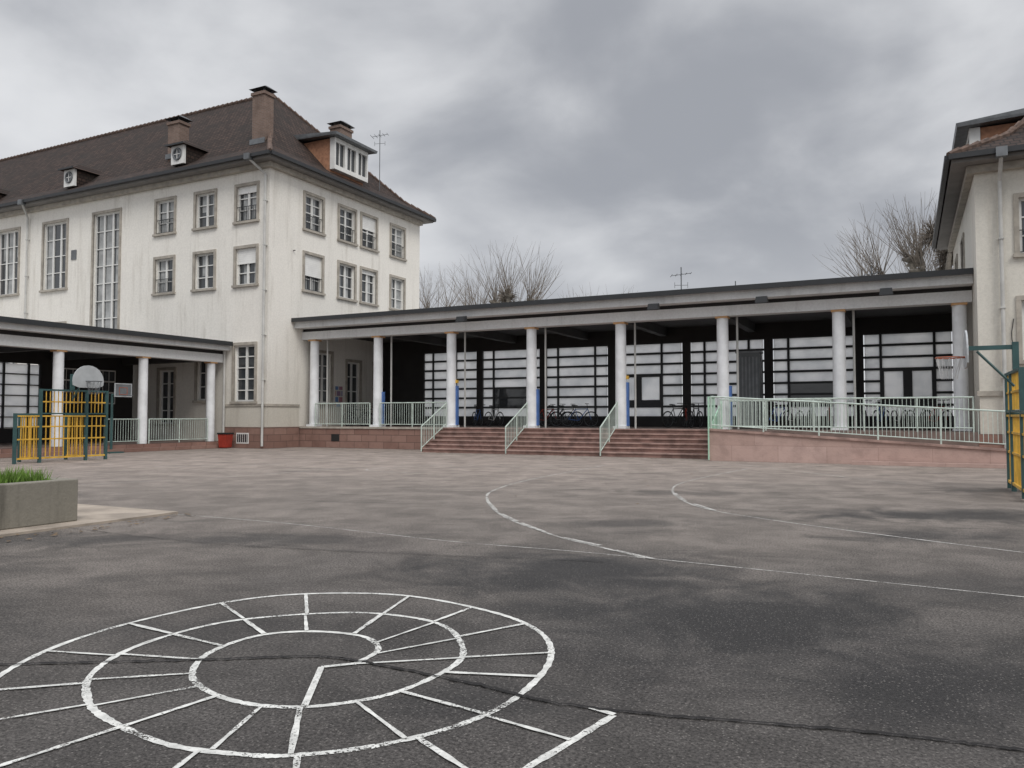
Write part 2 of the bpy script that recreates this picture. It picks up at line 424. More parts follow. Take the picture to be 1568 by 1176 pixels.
for k in range(5): G['frame|basement_window'].box(X0-1.6+k*.12,X0-1.585+k*.12,Y0-.09,Y0-.081,.26,.62)
hip_roof(G,-73,X0+.68,Y0-.72,Y0+DB+.6,12.95,19.1,0,6.4)
G['stone|cornice'].box(-73,X0+.22,Y0-.22,Y0-.003,12.5,12.72); G['stone|cornice'].box(X0+.003,X0+.22,Y0,Y0+DB,12.5,12.72)
chimney(G,-26.95,27.25,.75,.6,13.7,16.5); chimney(G,-32.7,27.3,.8,.6,13.9,16.1); chimney(G,-27.4,33.5,.7,1.0,14.5,17.0)
oculus(G,-30.9,25.75,13.95); oculus(G,-39.0,25.75,13.95); oculus(G,-47.2,25.75,13.95)
def big_dormer(G, xf, sgn, ya, yb, z0, z1):
    F=Fr((xf,ya,0),(0,1,0),(sgn,0,0)); w=yb-ya
    G['frame|dormer_front'].ob(F,0,w,z0,z0+.22,-.3,0); G['frame|dormer_front'].ob(F,0,w,z1-.22,z1,-.3,0)
    for k in range(4):
        u=w*k/3; a=max(0,u-.1); b=min(w,u+.1); G['frame|dormer_front'].ob(F,a,b,z0+.22,z1-.22,-.3,-.002)
    G['glass|dormer_glass'].ob(F,.1,w-.1,z0+.23,z1-.23,-.28,-.12)
    for k in range(3): u=w*(k+.5)/3; G['frame|dormer_front'].ob(F,u-.025,u+.025,z0+.22,z1-.22,-.11,-.06)
    x2=xf-sgn*3.4; xa,xb=sorted((xf-sgn*.31,x2))
    G['orange|dormer_cheeks'].box(xa,xb,ya+.03,yb-.03,z0-.3,z1-.02)
    c=G['zinc|dormer_roof']; zt=z1
    P=lambda x,y,z:(x,y,z)
    c.hexa([P(xf+sgn*.35,ya-.3,zt),P(xf+sgn*.35,yb+.3,zt),P(x2,yb+.3,zt+.15),P(x2,ya-.3,zt+.15),
            P(xf+sgn*.38,ya-.33,zt+.12),P(xf+sgn*.38,yb+.33,zt+.12),P(x2,yb+.33,zt+.45),P(x2,ya-.33,zt+.45)])
big_dormer(G,X0-.05,1,30.4,33.1,13.75,15.35)
downpipe(G,[(X0-.55,Y0-.75,12.8),(X0-.15,Y0-.13,12.2),(X0-.15,Y0-.13,1.0),(X0-.15,Y0-.13,.1)])
downpipe(G,[(X0-16.9,Y0-.75,12.8),(X0-17.4,Y0-.12,12.2),(X0-17.4,Y0-.12,4.8)])
downpipe(G,[(X0-2.5,Y0-.12,4.7),(X0-2.5,Y0-.12,.2)],.05)
for px in (X0-.15,X0-17.4):
    for z in (3,5,7,9,11): G['pipe|pipe_brackets'].box(px-.065,px+.065,Y0-.19,Y0-.001,z,z+.03)
G['zinc|hoppers'].box(X0-.7,X0-.4,Y0-.9,Y0-.6,12.72,12.98); G['zinc|hoppers'].box(X0-17.05,X0-16.75,Y0-.9,Y0-.6,12.72,12.98)
G['zinc|wall_vent'].box(X0-13.75,X0-13.35,Y0-.04,Y0-.001,9.6,10.1)
G['dark|wall_hooks'].box(X0+.001,X0+.12,Y0+1.5,Y0+1.55,9.05,9.08)
G.emit(school)

# ------------------------------------------------------------------ RIGHT BUILDING
G=Multi(); annex=group('annex_building')
XR,YR=1.86,26.4
FA=Fr((XR,YR,0),(1,0,0),(0,-1,0)); FB=Fr((XR,YR,0),(0,1,0),(-1,0,0))
h=[]
for u in (1.75,4.6,7.5,10.4):
    h.append(window(G,FA,u,1.6,5.95,7.8,2,3,rail=True)); h.append(window(G,FA,u,1.6,2.9,4.85,2,3))
wall(G['plaster2|walls'],FA,0,30,0,8.8,h)
h=[window(G,FB,u,1.5,6.0,7.8,2,3) for u in (5.5,9.5)]
wall(G['plaster2|walls'],FB,0,12,0,8.8,h)
G['plaster2|walls'].poly([(XR,YR+12,0),(XR+30,YR+12,0),(XR+30,YR+12,8.8),(XR,YR+12,8.8)])
G['stone|string_course'].box(XR-.06,XR+30,YR-.06,YR-.002,2.0,2.14)
G['sand|plinth'].box(XR-.05,XR+30,YR-.05,YR-.003,0,.9)
hip_roof(G,XR-.68,XR+40,YR-.72,YR+12.7,8.95,14.6,6.5,0,1.6,.85)
G['stone|cornice'].box(XR-.2,XR+30,YR-.2,YR-.003,8.5,8.72); G['stone|cornice'].box(XR-.2,XR-.003,YR,YR+12,8.5,8.72)
big_dormer(G,XR+.05,-1,28.6,31.2,9.35,10.6)
downpipe(G,[(XR+.62,YR-.75,8.8),(XR+.62,YR-.13,8.2),(XR+.62,YR-.13,.5)])
G['zinc|hoppers'].box(XR+.48,XR+.76,YR-.9,YR-.62,8.7,8.97)
for z in (2.5,4.5,6.5): G['pipe|pipe_brackets'].box(XR+.55,XR+.69,YR-.2,YR-.001,z,z+.03)
P=[(XR+.85+.03*math.sin(k*1.3),YR-.03,3.0+k*.2) for k in range(7)]
for a,b in zip(P,P[1:]): G['dark|cables'].tube(a,b,.012,n=5)
G.emit(annex)

# ------------------------------------------------------------------ MAIN GALLERY
FZ=.95
colX=[-24.63,-21.0,-17.2,-13.45,-9.7,-5.88,-2.03,1.5]
gal=group('covered_gallery'); G=Multi()
xa,xb=X0+.01,XR-.01
G['sand|platform_wall'].box(xa,-17.3,28.02,28.2,0,.87); G['stone|platform_edge'].box(xa,-17.3,27.98,28.2,.871,FZ+.004)
G['floor|platform'].box(xa,xb,28.201,35.0,0,FZ)
G['black|vent'].box(-23.3,-22.85,28.0,28.019,.3,.62)
G['dark|roof_edge'].box(xa,xb,27.45,34.7,5.80,5.88)
G['dark|roof_lip'].box(xa,xb,27.40,27.449,5.74,5.92)
G['conc|fascia'].box(xa,xb,27.62,34.6,5.48,5.799)
G['conc|front_beam'].box(xa,xb,28.12,28.62,4.98,5.34)
G['inner|painted_shadow'].box(xa,xb,28.2,28.62,5.341,5.479)  # dark-coloured strip stands in for the shadow between fascia and beam
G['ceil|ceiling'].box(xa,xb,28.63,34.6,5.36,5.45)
for x in colX[1:-1]: G['ceil|cross_beams'].box(x-.15,x+.15,28.63,34.3,5.0,5.359)
for k in range(26):
    x=xa+.5+k*1.05; G['conc|fascia_joints'].box(x,x+.012,27.612,27.619,5.5,5.79)
for x in colX:
    G['col|columns'].tube((x,28.37,FZ),(x,28.37,4.91),.215,.2,24)
    G['col|column_bases'].box(x-.25,x+.25,28.12,28.62,FZ+.005,FZ+.1)
    G['orangecap|column_caps'].box(x-.22,x+.22,28.15,28.59,4.91,4.979)
    if x<1: G['pipe|thin_pipes'].tube((x+.44,28.75,FZ),(x+.44,28.75,5.0),.04,n=8)
for i,x in enumerate(colX[1:6]):
    G['blue|column_pads'].box(x+.2,x+.29,28.36,28.5,FZ+.1,2.5+.2*(i%2)); 
    if i in (1,3): G['yellow|pad_tops'].box(x+.2,x+.28,28.36,28.5,2.82,2.95)
bays=[(-22.5+3.49*k,-22.5+3.49*k+3.14) for k in range(7)]
z0,z1=1.38,4.72
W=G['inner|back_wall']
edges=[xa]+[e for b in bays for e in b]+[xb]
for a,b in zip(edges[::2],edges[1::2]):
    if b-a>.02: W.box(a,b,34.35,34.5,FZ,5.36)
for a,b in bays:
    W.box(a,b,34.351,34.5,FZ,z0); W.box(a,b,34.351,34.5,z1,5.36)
layouts=[(.18,.62),(.2,.8),(.2,.8),(.0,.7),(.2,.8),(.2,.8),(.2,.8)]
openings={0:(.62,1.0,5,7,'p'),1:(.2,.8,4,6,'d'),3:(.0,.7,3,6,'w'),4:(.5,1.0,2,7,'d'),5:(.2,.8,4,6,'d'),6:(.2,.8,3,6,'w')}
nr=7
for bi,(a,b) in enumerate(bays):
    w=b-a; l=layouts[bi]; cuts=[0]+[c for c in l[:2] if c>0]+[1]; op=openings.get(bi)
    for c in cuts[1:-1]: G['dark|bay_mullions'].box(a+w*c-.045,a+w*c+.045,34.34,34.46,z0,z1)
    for r in range(nr+1):
        z=z1-(z1-z0)*r/nr
        for c0,c1 in zip(cuts,cuts[1:]):
            if op and op[4]=='w' and op[0]-.01<=c0 and c1<=op[1]+.01 and op[2]<r<op[3]: continue
            G['dark|bay_transoms'].box(a+w*c0+(.045 if c0>0 else 0),a+w*c1-(.045 if c1<1 else 0),34.36,34.44,max(z-.045,z0),min(z+.045,z1))
    for c0,c1 in zip(cuts,cuts[1:]):
        for r in range(nr):
            zt=z1-(z1-z0)*r/nr-.046; zb=z1-(z1-z0)*(r+1)/nr+.046
            kind='p'
            if op and op[0]-.01<=c0 and c1<=op[1]+.01 and op[2]<=r<op[3]: kind=op[4]
            A,B=a+w*c0+.046,a+w*c1-.046
            if kind=='p': G['panel|light_panels'].box(A,B,34.39,34.41,zb,zt)
            elif kind=='d': G['glass|dark_panes'].box(A,B,34.39,34.41,zb-.03,zt+.03)
            else:
                if r==op[2]:
                    zb2=z1-(z1-z0)*op[3]/nr+.046; m=(A+B)/2
                    for q0,q1 in ((A,A+.06),(m-.16,m+.16),(B-.06,B)): G['dark|door_stiles'].box(q0,q1,34.365,34.435,zb2,zt)
                    for q0,q1 in ((A+.06,m-.16),(m+.16,B-.06)):
                        G['panel|door_panels'].box(q0,q1,34.39,34.41,zb2+.25,zt-.05)
                        G['dark|door_kickplates'].box(q0,q1,34.37,34.43,zb2,zb2+.249); G['dark|door_kickplates'].box(q0,q1,34.37,34.43,zt-.049,zt)
G['mural|mural_panel'].box(X0+.01,X0+.05,30.55,31.05,1.9,2.9)
G.emit(gal)

# steps
G=Multi(); st=group('entrance_steps'); n=6; rz=FZ/n
for k in range(n):
    y=26.15+k*.33; y2=y+.33 if k<n-1 else 28.2
    G['sandstep|treads'].box(-17.25,-5.75,y,y2,0,(k+1)*rz-.045)
    G['nosing|nosings'].box(-17.25,-5.75,y-.03,y2-.03 if k<n-1 else 28.2,(k+1)*rz-.044,(k+1)*rz)
G.emit(st)

# ramp
G=Multi(); rp=group('access_ramp')
def zr(x): return .95-(x+5.6)*.062
R=G['ramp|ramp_body']; xs0,xs1=-5.7,9.0
R.hexa([(xs0,25.3,0),(xs1,25.3,0),(xs1,26.33,0),(xs0,26.33,0),(xs0,25.3,zr(xs0)),(xs1,25.3,zr(xs1)),(xs1,26.33,zr(xs1)),(xs0,26.33,zr(xs0))])
C_=G['nosing|coping']
C_.hexa([(xs0-.03,25.25,zr(xs0)+.002),(xs1,25.25,zr(xs1)+.002),(xs1,25.45,zr(xs1)+.002),(xs0-.03,25.45,zr(xs0)+.002),(xs0-.03,25.25,zr(xs0)+.07),(xs1,25.25,zr(xs1)+.07),(xs1,25.45,zr(xs1)+.07),(xs0-.03,25.45,zr(xs0)+.07)])
G['floor|landing'].box(-5.7,XR-.06,26.34,28.2,0,FZ-.003)
G['ramp|kerb'].box(-1.5,9,25.0,25.24,0,.10)
G.emit(rp)

def railing(name, p0, p1, h=1.05, mat='green', sp=.115, low=.12, post=1.6):
    mb=MB(); p0,p1=Vector(p0),Vector(p1); Z=Vector((0,0,1)); L_=(p1-p0).length
    mb.tube(p0+Z*h,p1+Z*h,.026,n=6); mb.tube(p0+Z*low,p1+Z*low,.018,n=5)
    n=max(2,int(L_/sp))
    for k in range(1,n): q=p0+(p1-p0)*k/n; mb.tube(q+Z*low,q+Z*h,.0105,n=4,caps=False)
    m=max(1,round(L_/post))
    for k in range(m+1): q=p0+(p1-p0)*k/m; mb.tube(q,q+Z*(h+.02),.026,n=6)
    return mb.obj(name,mat)
railing('railing',(colX[0]+.3,28.12,FZ),(colX[1]-.25,28.12,FZ))
railing('railing',(colX[1]+.3,28.12,FZ),(colX[2]-.1,28.12,FZ))
for i,x in enumerate((-17.2,-13.45,-9.7,-5.85)):
    railing('stair_railing',(x,26.1,0.02),(x,27.95,FZ),1.0,'greenb' if i==3 else 'green',.13,.15,.95)
railing('ramp_railing',(-5.65,25.35,zr(-5.65)+.07),(8.9,25.35,zr(8.9)+.07),1.02,'green')
railing('railing',(-5.6,26.5,FZ),(1.7,26.5,FZ),1.02,'green')
railing('railing',(-5.7,25.2,.02),(-5.7,26.1,.02),2.0,'greenb')
railing('railing',(-5.62,28.1,FZ),(-2.3,28.1,FZ),1.0,'green')

# ------------------------------------------------------------------ LEFT GALLERY
G=Multi(); lg=group('side_gallery'); XL=-28.0; LF=.3
ya,yb=5.0,Y0-.08
G['floor|floor'].box(-34,XL-.2,ya,yb,0,LF); G['sand|kerb'].box(XL-.199,XL+.25,ya,yb,0,LF+.003)
G['sand|step'].box(XL+.251,XL+.6,ya,yb,0,.14)
G['dark|roof_edge'].box(-34.3,XL+.72,ya,yb,4.68,4.75); G['dark|roof_lip'].box(XL+.721,XL+.77,ya,yb,4.6,4.79)
G['conc|fascia'].box(-34.2,XL+.6,ya,yb,4.4,4.679); G['conc|front_beam'].box(XL-.25,XL+.22,ya,yb,3.86,4.24)
G['inner|painted_shadow'].box(XL-.25,XL+.15,ya,yb,4.241,4.399); G['ceil|ceiling'].box(-34,XL-.26,ya,yb,4.25,4.33)  # first box: shade under the side fascia, put in as dark colour
for y in (25.35,21.85,18.25,14.6,11.0):
    G['col|columns'].tube((XL,y,LF),(XL,y,3.8),.19,.18,24); G['orangecap|column_caps'].box(XL-.2,XL+.2,y-.2,y+.2,3.8,3.859)
    G['ceil|cross_beams'].box(-33.85,XL-.27,y-.14,y+.14,3.9,4.249)
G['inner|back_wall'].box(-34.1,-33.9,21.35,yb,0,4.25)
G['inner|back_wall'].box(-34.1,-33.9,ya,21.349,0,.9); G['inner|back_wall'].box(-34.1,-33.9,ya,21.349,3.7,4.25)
FL=Fr((-33.88,0,0),(0,1,0),(1,0,0))
y=21.35
while y>6:
    for wd in (.5,1.05,.5):
        G['dark|mullions'].box(-34.06,-33.92,y-.07,y,.901,3.699)
        for r in range(6):
            zt=3.66-.46*r; G['panel|light_panels'].box(-34.01,-33.99,y-wd,y-.075,zt-.41,zt-.0)
            G['dark|transoms'].box(-34.04,-33.94,y-wd,y-.075,zt-.455,zt-.412)
        y-=wd
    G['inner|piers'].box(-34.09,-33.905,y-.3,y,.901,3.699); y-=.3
for yy in (22.6,24.4):
    G['frame|inner_window'].ob(FL,yy-.5,yy+.5,2.0,3.6,0,.03)
    for a in range(3):
        for b in range(3): G['glass|inner_glass'].ob(FL,yy-.46+a*.315,yy-.18+a*.315,2.05+b*.52,2.5+b*.52,.031,.036)
G.emit(lg)
railing('railing',(XL+.1,22.1,LF),(XL+.1,25.1,LF),1.0); railing('railing',(XL+.1,20.1,LF),(XL+.1,21.6,LF),1.0)

# ------------------------------------------------------------------ sport goals with hoops
def goal(loc, mirror):
    g=Multi(); sx=-1 if mirror else 1
    H1,H2=1.5,2.25
    P=g['dgreen']; Yl=g['yellow']
    for y in (0,.75,2.25,2.95):
        P.box(-.04,.04,y-.04,y+.04,0,H2 if y>0.1 else H1)
    P.box(-.035,.035,.04,.71,H1-.05,H1)
    for a,b in ((.79,2.21),(2.29,2.91)):
        P.box(-.035,.035,a,b,H2-.05,H2); P.box(-.03,.03,a,b,H1-.02,H1+.02)
        n=int((b-a)/.12)
        for k in range(1,n): y=a+(b-a)*k/n; Yl.box(-.01,.01,y-.01,y+.01,H1+.03,H2-.06)
        Yl.box(-.02,.02,a,b,H1+.34,H1+.38)
    for a,b in ((.04,.71),(.79,2.21),(2.29,2.91)):
        Yl.box(-.03,.03,a,b,.12,.17); Yl.box(-.022,.022,a,b,.70,.74); Yl.box(-.022,.022,a,b,1.08,1.12)
        n=int((b-a)/.13)
        for k in range(1,n): y=a+(b-a)*k/n; Yl.box(-.012,.012,y-.012,y+.012,.18,1.41)
        Yl.box(-.03,.03,a,b,1.40,1.44)
    for y in (.75,2.25):
        P.box(-sx*1.0-.04,-sx*1.0+.04,y-.04,y+.04,0,1.5)
        a,b=sorted((-sx*.96,-sx*.04)); P.box(a,b,y-.03,y+.03,1.42,1.48); Yl.box(a,b,y-.02,y+.02,.12,.17)
        for k in range(1,7): x=a+(b-a)*k/7; Yl.box(x-.012,x+.012,y-.012,y+.012,.17,1.42)
    yc=1.75 if not mirror else 1.5; zb=2.5
    P.box(-.05,.05,yc-.05,yc+.05,H2+.001,2.75)
    a,b=sorted((sx*.05,sx*.75)); P.box(a,b,yc-.03,yc+.03,2.62,2.7)
    P.tube((sx*.03,yc,1.95),(sx*.6,yc,2.6),.025,n=6)
    bd=g['board']; pts=[(.52*math.cos(math.radians(t)),.5*math.sin(math.radians(t))) for t in range(-15,196,15)]+[(-.3,-.2),(.3,-.2)]
    x1,x2=sx*.76,sx*.79
    bd.poly([(x1,yc+p[0],zb+p[1]) for p in pts]); bd.poly([(x2,yc+p[0],zb+p[1]) for p in pts][::-1])
    for p,q in zip(pts,pts[1:]+pts[:1]): bd.poly([(x1,yc+p[0],zb+p[1]),(x1,yc+q[0],zb+q[1]),(x2,yc+q[0],zb+q[1]),(x2,yc+p[0],zb+p[1])])
    rk='rim' if mirror else 'board2'
    g[rk].ring((sx*1.05,yc,zb),(0,0,1),.225,.012,20,5)
    g[rk].tube((sx*.79,yc,zb),(sx*.83,yc,zb),.02)
    for k in range(12):
        t=2*math.pi*k/12
        for dt in (.4,-.4):
            g['net' if mirror else 'board2'].tube((sx*1.05+.22*math.cos(t),yc+.22*math.sin(t),zb),(sx*1.05+.13*math.cos(t+dt),yc+.13*math.sin(t+dt),zb-.4),.004,n=3)
    return single('sports_goal',g,loc)
goal((-23.6,14.1,0),False)
goal((1.75,15.2,0),True)
g=Multi(); g['dgreen'].tube((0,0,0),(0,0,2.6),.06,.05,10); g['dgreen'].tube((0,0,2.5),(.7,0,2.75),.035,n=8)
g['dgreen'].box(-.4,.4,-.35,.35,0,.06)
for (a,b,c,d) in ((-.42,.42,2.45,2.49),(-.42,.42,3.0,3.04),(-.42,-.38,2.49,3.0),(.38,.42,2.49,3.0)): g['board'].box(.7,.735,a,b,c,d)
g['board2'].box(.705,.72,-.38,.38,2.49,3.0)
for (a,b,c,d) in ((-.2,.2,2.55,2.57),(-.2,.2,2.85,2.87),(-.2,-.18,2.57,2.85),(.18,.2,2.57,2.85)): g['rim'].box(.721,.73,a,b,c,d)
g['board2'].ring((1.0,0,2.52),(0,0,1),.22,.012,18,5)
single('basketball_hoop',g,(-27.5,20.1,0),0,.88)

# ------------------------------------------------------------------ planter
g=Multi(); gp=group('concrete_planter')
g['planter|walls'].box(-9.98,-9.8,2,6.7,.03,.58); g['planter|walls'].box(-13,-12.82,2,6.7,.03,.58)
g['planter|walls'].box(-12.82,-9.98,6.52,6.7,.03,.58); g['planter|walls'].box(-12.82,-9.98,2,2.18,.03,.58)
g['soil|soil'].box(-12.82,-9.98,2.18,6.52,.03,.5)
g.emit(gp,{'walls':.015})
mb=MB()
for i in range(22000):
    x=random.uniform(-12.78,-10.02); y=random.uniform(2.3,6.48)
    edge=max(0,(y-5.9)/.6)*.35
    hh=random.uniform(.12,.27)*(1.08+.3*math.sin(x*3+y*2))*(1-edge); a=random.random()*6.28; w=.011
    dx,dy=math.cos(a)*w,math.sin(a)*w; lx,ly=random.gauss(0,.06),random.gauss(0,.06)
    mb.poly([(x-dx,y-dy,.5),(x+dx,y+dy,.5),(x+lx,y+ly,.5+hh)])
mb.obj('grass','grass')
mb=MB(); mb.box(-15,-9.45,1,8.0,-.05,.03); mb.obj('paving_slab','slab')

# ------------------------------------------------------------------ ground and markings
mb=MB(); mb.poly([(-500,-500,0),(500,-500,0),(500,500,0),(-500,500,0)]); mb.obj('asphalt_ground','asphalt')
mb=MB(); mb.poly([(-60,38.6,.004),(60,38.6,.004),(60,75,.004),(-60,75,.004)]); mb.poly([(-25.1,35.05,.004),(1.8,35.05,.004),(1.8,38.59,.004),(-25.1,38.59,.004)]); mb.obj('bounce_sheet','bounce')  # unseen pale sheet added behind the gallery to reflect light into its panels
mb=MB(); mb.poly([(-60,-20,.004),(-34.6,-20,.004),(-34.6,25.8,.004),(-60,25.8,.004)]); mb.obj('side_sheet','bounce')  # unseen pale sheet in the bounce material behind the side gallery
mb=MB()
for i in range(420):
    if random.random()<.5: x=random.uniform(-17,-6); y=random.uniform(25.2,26.1)
    elif random.random()<.5: x=random.uniform(-25,-2); y=random.uniform(12,27.5)
    else: x=random.uniform(-9.4,-8.9); y=random.uniform(2,8)
    s=random.uniform(.02,.05); a=random.random()*6.28
    mb.poly([(x+s*math.cos(a+k*1.57)*(1 if k%2 else .6),y+s*math.sin(a+k*1.57)*(1 if k%2 else .6),.012+random.random()*.012) for k in range(4)])
mb.obj('fallen_leaves','leaf')

def catmull(P,n=10):
    out=[]
    for i in range(len(P)-1):
        p0=Vector(P[max(i-1,0)]);p1=Vector(P[i]);p2=Vector(P[i+1]);p3=Vector(P[min(i+2,len(P)-1)])
        for k in range(n):
            t=k/n; out.append(.5*((2*p1)+(p2-p0)*t+(2*p0-5*p1+4*p2-p3)*t*t+(3*p1-p0-3*p2+p3)*t**3))
    out.append(Vector(P[-1])); return out
def ribbon(mb,P,w,z,jit=0):
    n=len(P); Lp=[];Rp=[]
    for i in range(n):
        d=(P[min(i+1,n-1)]-P[max(i-1,0)]).normalized(); q=Vector((-d.y,d.x))*(w/2*(1+random.uniform(-jit,jit)))
        Lp.append((P[i].x+q.x,P[i].y+q.y,z)); Rp.append((P[i].x-q.x,P[i].y-q.y,z))
    for i in range(n-1): mb.poly([Lp[i],Rp[i],Rp[i+1],Lp[i+1]])
sp=[(-.883,4.49),(-.791,4.77),(-.945,5.06),(-1.31,5.17),(-1.62,5.06),(-1.78,4.71),(-1.733,4.34),(-1.56,4.08),(-1.293,3.89),(-.988,3.84),
(-.674,3.96),(-.467,4.18),(-.297,4.52),(-.29,4.84),(-.411,5.25),(-.661,5.51),(-1.103,5.66),(-1.641,5.56),(-2.018,5.33),(-2.275,4.84),(-2.276,4.34),
(-2.079,3.93),(-1.85,3.68),(-1.463,3.41),(-1.116,3.31),(-.891,3.30),(-.55,3.40),(-.195,3.65),(.053,4.01),(.233,4.58),(.197,5.14),(-.113,5.66),
(-.793,6.18),(-1.484,6.27),(-2.042,6.06),(-2.526,5.47),(-2.76,4.84),(-2.73,4.18),(-2.45,3.55),(-2.0,3.1),(-1.4,2.8),(-.7,2.8),(-.06,3.07),(.12,3.25),(.485,3.73)]
mk=MB(); SP=catmull(sp,14); ribbon(mk,SP,.038,.004,.22)
c0=Vector((-1.13,4.45))
rad=MB()
NS=16
for k in range(NS):
    a=math.radians(-78+k*360/NS+random.uniform(-3,3)); d=Vector((math.cos(a),math.sin(a))); rs=[]
    for p,q in zip(SP,SP[1:]):
        e=q-p; den=d.x*e.y-d.y*e.x
        if abs(den)<1e-9: continue
        w=p-c0; t=(w.x*e.y-w.y*e.x)/den; s_=(w.x*d.y-w.y*d.x)/den
        if 0<=s_<1 and t>0: rs.append(t)
    rs.sort()
    for r0,r1 in zip(rs,rs[1:]):
        off=random.uniform(-.05,.05); pe=Vector((-d.y,d.x))*off; A=c0+d*(r0+.01)+pe*.5; B=c0+d*(r1-.01)+pe; n=8
        ribbon(rad,[A.lerp(B,i/n) for i in range(n+1)],random.uniform(.020,.032),.008,.25)
ribbon(rad,[Vector((-1.05,4.43)),Vector((-.883,4.49))],.035,.008); ribbon(rad,[Vector((-1.05,4.43)),Vector((-.99,3.84))],.035,.0082)
ribbon(rad,[Vector((.385,3.82)),Vector((.49,3.73))],.035,.008)
o=mk.obj('hopscotch_marking','snail'); o.rotation_euler=(0,0,MARK_ROT)
rad.obj('cross_lines','snail',o)
cl=MB()
lines=[[(-8.64,13.2),(-6.79,12.26),(-3.19,10.5),(-.7,8.89),(1.04,8.0),(4.0,6.13),(7,4.2)],
[(2.76,22.7),(.53,17.7),(-.3,15),(-.375,13.2),(-.083,11.05),(.51,9.33),(.9,8.6),(1.34,7.8)],
[(6.49,21.3),(3.99,17.3),(3.1,15),(2.92,12.3),(3.64,10.5),(5.3,8.1),(7,6)],
[(-1.6,22.7),(-3.0,22.1),(-3.75,21),(-3.5,20.2),(-2.2,19.4)],
[(-8.8,16.2),(-6.5,18.4),(-4.6,21.2)],[(2.6,22.5),(-9,20.2)],[(-6.6,23.5),(-7.5,22.5),(-10,22.0)],[(6.5,24),(7.9,17.5),(8.2,16.3)],[(4.6,20),(5.2,20.3),(5.0,20.6)]]
for k,l in enumerate(lines):
    ribbon(cl,catmull(l,20),(.024,.045,.038,.04,.035,.03,.05,.035,.035)[k],.0035+k*.0006,.25)
for a,b in (((-.37,13.0),(-.2,11.7)),((-.12,11.3),(.1,10.5)),((.15,10.35),(.42,9.55)),((.62,9.1),(.98,8.55)),((1.1,8.25),(1.4,7.75)),((2.95,12.6),(3.05,11.7)),((3.0,14.3),(2.9,13.0))): ribbon(cl,[Vector(a),Vector(b)],.06,.0095)
o=cl.obj('court_lines','line'); o.rotation_euler=(0,0,MARK_ROT)
cr=MB()
def wob(l,a=.02,n=18):
    P=catmull(l,n); return [p+Vector((random.gauss(0,a),random.gauss(0,a))) for p in P]
ribbon(cr,wob([(-3.9,4.36),(-2.85,4.48),(-1.9,4.55),(-1.17,4.62),(-.84,4.52),(-.2,4.16),(.37,3.82),(1.52,3.54),(2.17,3.33),(3,3.1)],.005,30),.020,.011,.5)
ribbon(cr,wob([(-6,10.2),(-3,8.6),(.9,7.6)],.012),.010,.0095,.6)
ribbon(cr,wob([(-7,13.0),(-4.5,14.5),(-2,15.2)],.02),.014,.0095,.6)
ribbon(cr,wob([(2.0,12.6),(6,10.6),(9,9.5)],.02),.010,.0105,.6)
o=cr.obj('ground_cracks','crack'); o.rotation_euler=(0,0,MARK_ROT)

# ------------------------------------------------------------------ bicycles
def bike_mesh(col):
    g=Multi(); T=g['black']; K=g[col]; Z=g['zinc']
    for x in (-.52,.52):
        T.ring((x,0,.34),(0,1,0),.33,.02,22,5); Z.ring((x,0,.34),(0,1,0),.305,.01,22,4)
        for k in range(10):
            t=math.pi*2*k/10; Z.tube((x,0,.34),(x+.3*math.cos(t),0,.34+.3*math.sin(t)),.003,n=3)
    bb=(-.05,0,.28); hd=(.36,0,.8); st=(-.2,0,.78); rw=(-.52,0,.34); fw=(.52,0,.34)
    for a,b in ((bb,hd),(bb,st),(st,hd),(st,rw),(bb,rw),(hd,fw)): K.tube(a,b,.018,n=6)
    T.tube(st,(-.23,0,.93),.014); T.hexa([(-.36,-.07,.93),(-.1,-.03,.93),(-.1,.03,.93),(-.36,.07,.93),(-.36,-.06,.98),(-.1,-.02,.96),(-.1,.02,.96),(-.36,.06,.98)])
    T.tube(hd,(.33,0,1.0),.014); T.tube((.33,-.28,1.02),(.33,.28,1.02),.014)
    T.tube((-.05,-.1,.28),(-.05,.1,.28),.012); Z.ring((-.05,.03,.28),(0,1,0),.09,.008,14,4)
    return g
cols=['red','dark','zinc','blue','frame','dark']
spots=[]
for x in (-14.9,-14.4,-13.9): spots.append((x,33.0,.0))
for x in (-18.3,-17.4,-8.7,-8.3,-7.9): spots.append((x,32.6,math.radians(random.uniform(60,110))))
for k in range(11): spots.append((-4.9+k*.58,30.6+random.uniform(-.2,.2),math.radians(80+random.uniform(-25,12))))
spots+=[(-23.8,30.6,1.2),(-23.1,30.8,1.3),(-13.0,32.4,.1)]
for i,(x,y,r) in enumerate(spots):
    single('bicycle',bike_mesh(cols[i%6]),(x,y,FZ),r)

g=Multi(); g['greycab'].box(-.42,.42,-.3,.3,.05,2.85); g['zinc'].box(-.46,.46,-.34,.34,2.851,2.92)
for k in range(6): g['zinc'].box(-.36+k*.13,-.30+k*.13,-.32,-.301,.2,2.7)
g['dark'].box(-.38,.38,-.26,.26,0,.049)
single('metal_cabinet',g,(-5.35,30.6,FZ))

g=Multi(); g['red'].hexa([(-.18,-.2,.04),(.18,-.2,.04),(.18,.2,.04),(-.18,.2,.04),(-.22,-.25,.62),(.22,-.25,.62),(.22,.25,.62),(-.22,.25,.62)])
g['black'].box(-.24,.24,-.27,.27,.621,.69); g['black'].tube((-.19,-.1,.06),(-.19,.1,.06),.06,n=12)
g['black'].box(-.16,.16,-.29,-.271,.64,.67)
single('waste_bin',g,(-27.1,25.4,0),.2)

